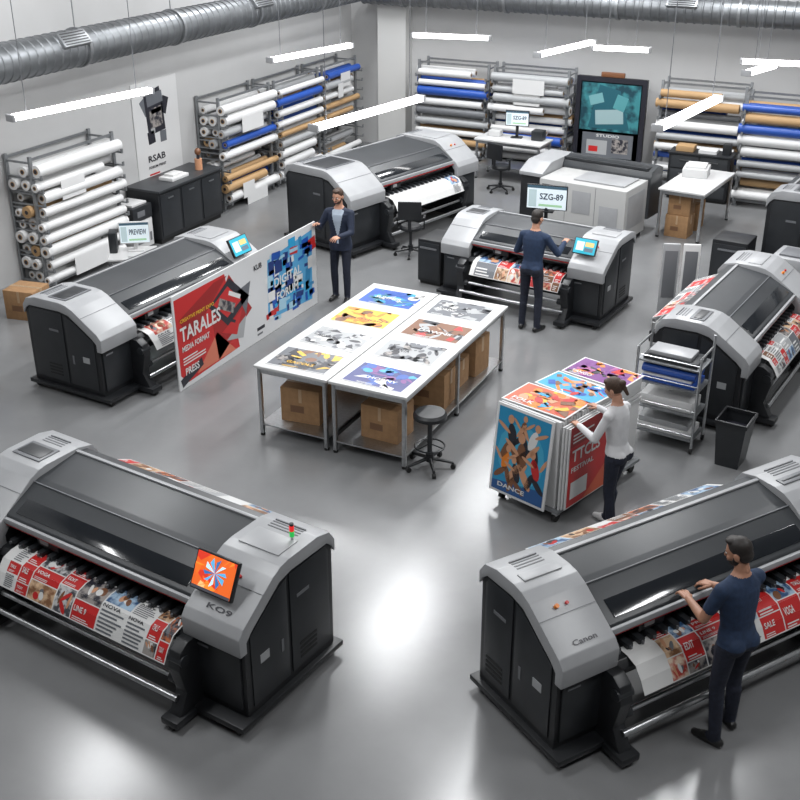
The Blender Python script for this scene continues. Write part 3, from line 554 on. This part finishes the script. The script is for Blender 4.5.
def person(name,loc,yaw,h,shirt,pants,shoes,skin,hairm,hL,hR,style='tee',heady=0,headp=10,lean=.03,footL=(-.1,.0,8),footR=(.1,.0,-8),female=False,beard=False,inner=None,palmL=(0,0,1),palmR=(0,0,1)):
    s=h/1.78; W2L=(Matrix.Translation((loc[0],loc[1],0))@Matrix.Rotation(math.radians(yaw),4,'Z')@Matrix.Scale(s,4)).inverted()
    f=.9 if female else 1
    def ly(z): return lean*max(0,z-.9)/.6
    bones=[]; bm=bmesh.new()
    rings=[(.86,.09,.08,0),(.90,.16,.115,-.01),(.97,.168,.122,-.012),(1.07,.145 if not female else .128,.102,0),(1.18,.155*f,.11,0),(1.30,.178*f,.122,.005),(1.385,.18*f,.112,0),(1.44,.15*f,.088,-.008),(1.485,.085*f,.066,-.01),(1.52,.055*f,.056,-.005),(1.60,.052*f,.055,.005)]
    loft(bm,[((0,y+ly(z),z),rx,ry) for z,rx,ry,y in rings])
    if female: 
        for x in (-.065,.065): ellb(bm,V3((x,.085+ly(1.28),1.28)),(.062,.055,.062))
    for x in (-.075,.075): ellb(bm,V3((x,-.06,.93)),(.085,.08,.09))
    sh={}
    for sd,t in (('L',hL),('R',hR)):
        sx=-1 if sd=='L' else 1
        S=V3((sx*.178*f,ly(1.41),1.405)); T=W2L@V3(t); a,b=.29,.265
        hull_cone(bm,V3((sx*.1*f,ly(1.42),1.42)),.062,S,.061)
        d=T-S
        if d.length>a+b-.01: d=d.normalized()*(a+b-.01); T=S+d
        L=d.length; k=(a*a-b*b+L*L)/(2*L); hh=math.sqrt(max(0,a*a-k*k)); dn=d.normalized()
        pole=V3((sx*.5,-.4,-1)); pole=(pole-dn*pole.dot(dn)).normalized(); E=S+dn*k+pole*hh
        lng=style in('long','jacket'); g=.008 if lng else 0
        hull_cone(bm,S,.057*f+(.004 if style=='jacket' else 0),E,.043*f+g); hull_cone(bm,E,.043*f+g,T,.029*f+g)
        if not lng: 
            mid=S+(E-S)*.62; hull_cone(bm,S,.064*f,mid,.056*f); bones.append(('shirt',S,mid,.062*f,.055*f)); bones.append(('skin',mid,E,.045*f,.043*f)); bones.append(('skin',E,T,.043*f,.029*f))
        else:
            bones.append(('shirt',S,E,.06,.05)); bones.append(('shirt',E,T,.05,.035))
        sh[sd]=(E,T)
    for sd,ft in (('L',footL),('R',footR)):
        sx=-1 if sd=='L' else 1; Hp=V3((sx*.088,-.005,.91)); A=V3((ft[0],ft[1],.09)); K=(Hp+A)/2+V3((sx*.008,.03+abs(ft[1])*.12,.02))
        hull_cone(bm,Hp,.09,K,.062); hull_cone(bm,K,.062,A+V3((0,0,.02)),.05); hull_cone(bm,K+V3((0,-.02,-.13)),.058,A,.05)
        an=math.radians(ft[2]); fd=V3((-math.sin(an),math.cos(an),0)); B0=V3((ft[0],ft[1],0))
        hull_cone(bm,B0-fd*.045+V3((0,0,.042)),.04,B0+fd*.09+V3((0,0,.04)),.043); hull_cone(bm,B0+fd*.09+V3((0,0,.037)),.042,B0+fd*.165+V3((0,0,.03)),.032)
        hull_cone(bm,B0+V3((0,0,.05)),.045,B0+fd*.08+V3((0,0,.05)),.04)
        bones+= [('pants',Hp,K,.09,.062),('pants',K,A+V3((0,0,.0)),.062,.05),('shoe',B0-fd*.05+V3((0,0,.03)),B0+fd*.17+V3((0,0,.025)),.045,.035)]
    if style=='jacket':
        loft(bm,[((0,-.005+ly(z),z),rx,ry) for z,rx,ry in ((.83,.18,.145),(.9,.182,.145),(1.0,.168,.13),(1.08,.158,.118),(1.2,.17,.122),(1.32,.188,.13),(1.4,.186,.118))])
    me=remesh(bm,.0095,4,.5)
    hem=.84 if style=='jacket' else (.93 if style!='long' else .96)
    mats=[shirt,pants,shoes,skin,inner or shirt]
    mi=[]
    for p in me.polygons:
        c=p.center; best='torso'; bd=1e9
        for t,a,b,ra,rb in bones:
            dd=segd(c,a,b,ra,rb)
            if dd<bd: bd=dd;best=t
        if c.z>hem and abs(c.x)<.2 and best in('pants',): best='torso'
        if best=='torso' or (bd>.012 and c.z>hem and best!='shoe'): best='torso'
        if best in('torso','shirt') and abs(c.x)<.12 and c.z>1.495-max(0,(c.y-ly(1.5)))*.45: k=3
        elif best in('torso','shirt'):
            k=0
            if c.z<hem: k=1
            if style=='jacket' and c.y>ly(c.z)+.05 and abs(c.x)<.014+max(0,(c.z-1.08))*.22 and c.z>.95 and c.z<1.5: k=4
        elif best=='skin':k=3
        elif best=='pants':k=1
        else: k=2
        if best=='shoe' and c.z>.1:k=1
        mi.append(k)
    mb=MB(); 
    for m in mats: mb.mi(m)
    mb.v+=[tuple(V3((v.co.x,v.co.y,max(v.co.z,.001)))) for v in me.vertices]
    for p,k in zip(me.polygons,mi): mb.f.append(tuple(p.vertices)); mb.m.append(mb.mats.index(mats[k]))
    bpy.data.meshes.remove(me)
    for sd,pn in (('L',palmL),('R',palmR)):
        E,T=sh[sd]; Y=(T-E).normalized(); Z=V3(pn); Z=(Z-Y*Z.dot(Y)).normalized(); X=Y.cross(Z); mir=1 if sd=='L' else -1
        M=Matrix((X,Y,Z)).transposed(); 
        vs=[T+M@V3((v.x*mir,v.y,v.z))*(.9 if female else 1) for v in HANDV]; mb.add(vs,[q if mir==1 else q[::-1] for q in HANDF],skin)
        if style in('long','jacket'): mb.cyl(T-Y*.035,T-Y*.0,.036*f,shirt,16)
    Hm=Matrix.Translation((0,ly(1.56),1.56))@Matrix.Rotation(math.radians(heady),4,'Z')@Matrix.Rotation(math.radians(-headp),4,'X')
    bm=bmesh.new()
    ellb(bm,V3((0,.0,.115)),(.073,.092,.1)); ellb(bm,V3((0,.03,.055)),(.056,.062,.062)); hull_cone(bm,V3((0,.055,.02)),.026,V3((0,.06,.03)),.026)
    hull_cone(bm,V3((0,.088,.112)),.009,V3((0,.108,.078)),.013); hull_cone(bm,V3((-.03,.07,.125)),.016,V3((.03,.07,.125)),.016)
    hull_cone(bm,V3((-.018,.085,.045)),.009,V3((.018,.085,.045)),.009)
    for sx in (-1,1): ellb(bm,V3((sx*.076,-.008,.09)),(.012,.02,.032)); ellb(bm,V3((sx*.045,.06,.08)),(.022,.022,.02))
    hull_cone(bm,V3((0,-.005,-.04)),.052*f,V3((0,0,.04)),.05*f)
    hm=remesh(bm,.0048,2,.5); mb.add([Hm@v.co for v in hm.vertices],[tuple(p.vertices) for p in hm.polygons],skin); bpy.data.meshes.remove(hm)
    for sx in (-1,1):
        mb.ell((sx*.03,.083,.108),(.012,.008,.007),WI,Hm); mb.ell((sx*.03,.09,.108),(.0055,.004,.006),KI,Hm); mb.ell((sx*.031,.088,.128),(.018,.006,.004),hairm,Hm)
    mb.ell((0,.094,.044),(.022,.006,.006),mat('lips',(.45,.16,.13),.5),Hm)
    bm=bmesh.new()
    if female:
        ellb(bm,V3((0,-.014,.13)),(.083,.097,.1)); ellb(bm,V3((0,-.115,.14)),(.038,.035,.038)); hull_cone(bm,V3((0,-.11,.12)),.028,V3((0,-.13,.02)),.018); ellb(bm,V3((0,.045,.19)),(.06,.04,.03))
    else:
        ellb(bm,V3((0,-.016,.142)),(.079,.092,.088)); ellb(bm,V3((0,-.04,.09)),(.07,.064,.07)); ellb(bm,V3((0,.035,.2)),(.058,.05,.028))
    hm=remesh(bm,.006,3,.5); mb.add([Hm@v.co for v in hm.vertices],[tuple(p.vertices) for p in hm.polygons],hairm); bpy.data.meshes.remove(hm)
    if beard:
        bm=bmesh.new(); ellb(bm,V3((0,.03,.04)),(.06,.062,.045)); 
        for sx in (-1,1): hull_cone(bm,V3((sx*.055,.03,.045)),.012,V3((sx*.068,.005,.1)),.01)
        hull_cone(bm,V3((-.02,.09,.06)),.006,V3((.02,.09,.06)),.006)
        hm=remesh(bm,.006,2,.5); mb.add([Hm@v.co for v in hm.vertices],[tuple(p.vertices) for p in hm.polygons],hairm); bpy.data.meshes.remove(hm)
    o=mb.obj(name,(loc[0],loc[1],0),yaw,sm=False); o.data.polygons.foreach_set('use_smooth',[True]*len(o.data.polygons)); o.scale=(s,s,s); return o
SKIN=mat('skin',(.46,.24,.16),.5,noise=.06,nscale=30); SKIN2=mat('skin_tan',(.38,.19,.12),.5,noise=.06,nscale=30)
NAVY=mat('navy_cotton',(.014,.03,.07),.85,noise=.2,nscale=25,bump=.3); NAVY2=mat('navy_jacket',(.01,.017,.04),.75,noise=.2,nscale=25,bump=.2); JEAN=mat('dark_denim',(.01,.013,.026),.85,noise=.25,nscale=30,bump=.3)
WSH=mat('white_blouse',(.58,.58,.59),.7,noise=.04,nscale=15,bump=.3); HB=mat('brown_hair',(.045,.022,.012),.6,noise=.3,nscale=60); HK=mat('dark_hair',(.015,.011,.009),.55,noise=.3,nscale=60)
SHB=mat('black_leather',(.012,.012,.012),.35); SHW=mat('white_sneaker',(.55,.55,.55),.5); BSH=mat('pale_blue_shirt',(.36,.42,.5),.7)
person('man_in_blazer',(-8.03,14.34),190,1.78,NAVY2,JEAN,SHB,SKIN,HB,(-7.86,13.99,1.14),(-8.26,14.02,1.27),style='jacket',heady=-12,headp=12,beard=True,inner=BSH,palmR=(.3,.3,1),palmL=(0,.6,.8),footL=(-.1,.03,8),footR=(.11,-.03,-10))
person('man_in_navy_shirt',(-5.0,14.48),-5,1.78,NAVY,JEAN,SHB,SKIN,HK,(-5.24,14.85,1.1),(-4.66,14.84,1.26),style='long',heady=-10,headp=14,lean=.05,footL=(-.12,.0,12),footR=(.13,-.02,-14))
person('woman_in_white_blouse',(-2.38,9.78),74,1.7,WSH,JEAN,SHW,SKIN,HB,(-2.78,9.74,1.13),(-2.7,10.12,1.18),style='long',heady=6,headp=24,lean=.06,female=True,footL=(-.09,-.06,8),footR=(.09,.1,-5))
person('man_in_tshirt',(-.73,7.26),57,1.8,NAVY,JEAN,SHB,SKIN2,HK,(-1.13,7.33,1.14),(-1.0,7.62,1.12),style='tee',heady=22,headp=18,lean=.05,beard=True,footL=(-.13,-.05,15),footR=(.13,.04,-18))
# ------------------------------------------------------------------ camera, world, view
cd=bpy.data.cameras.new('camera'); cam=bpy.data.objects.new('camera',cd); COL.objects.link(cam)
cam.location=(0,0,6.3); cam.rotation_euler=(math.radians(90-26.1),0,math.radians(26.1)); cd.sensor_width=36; cd.lens=1125/800*36; cd.clip_end=100; scene.camera=cam
w=bpy.data.worlds.new('world'); scene.world=w; w.use_nodes=True; w.node_tree.nodes['Background'].inputs[0].default_value=(.6,.65,.7,1); w.node_tree.nodes['Background'].inputs[1].default_value=.3
scene.view_settings.view_transform='Standard'
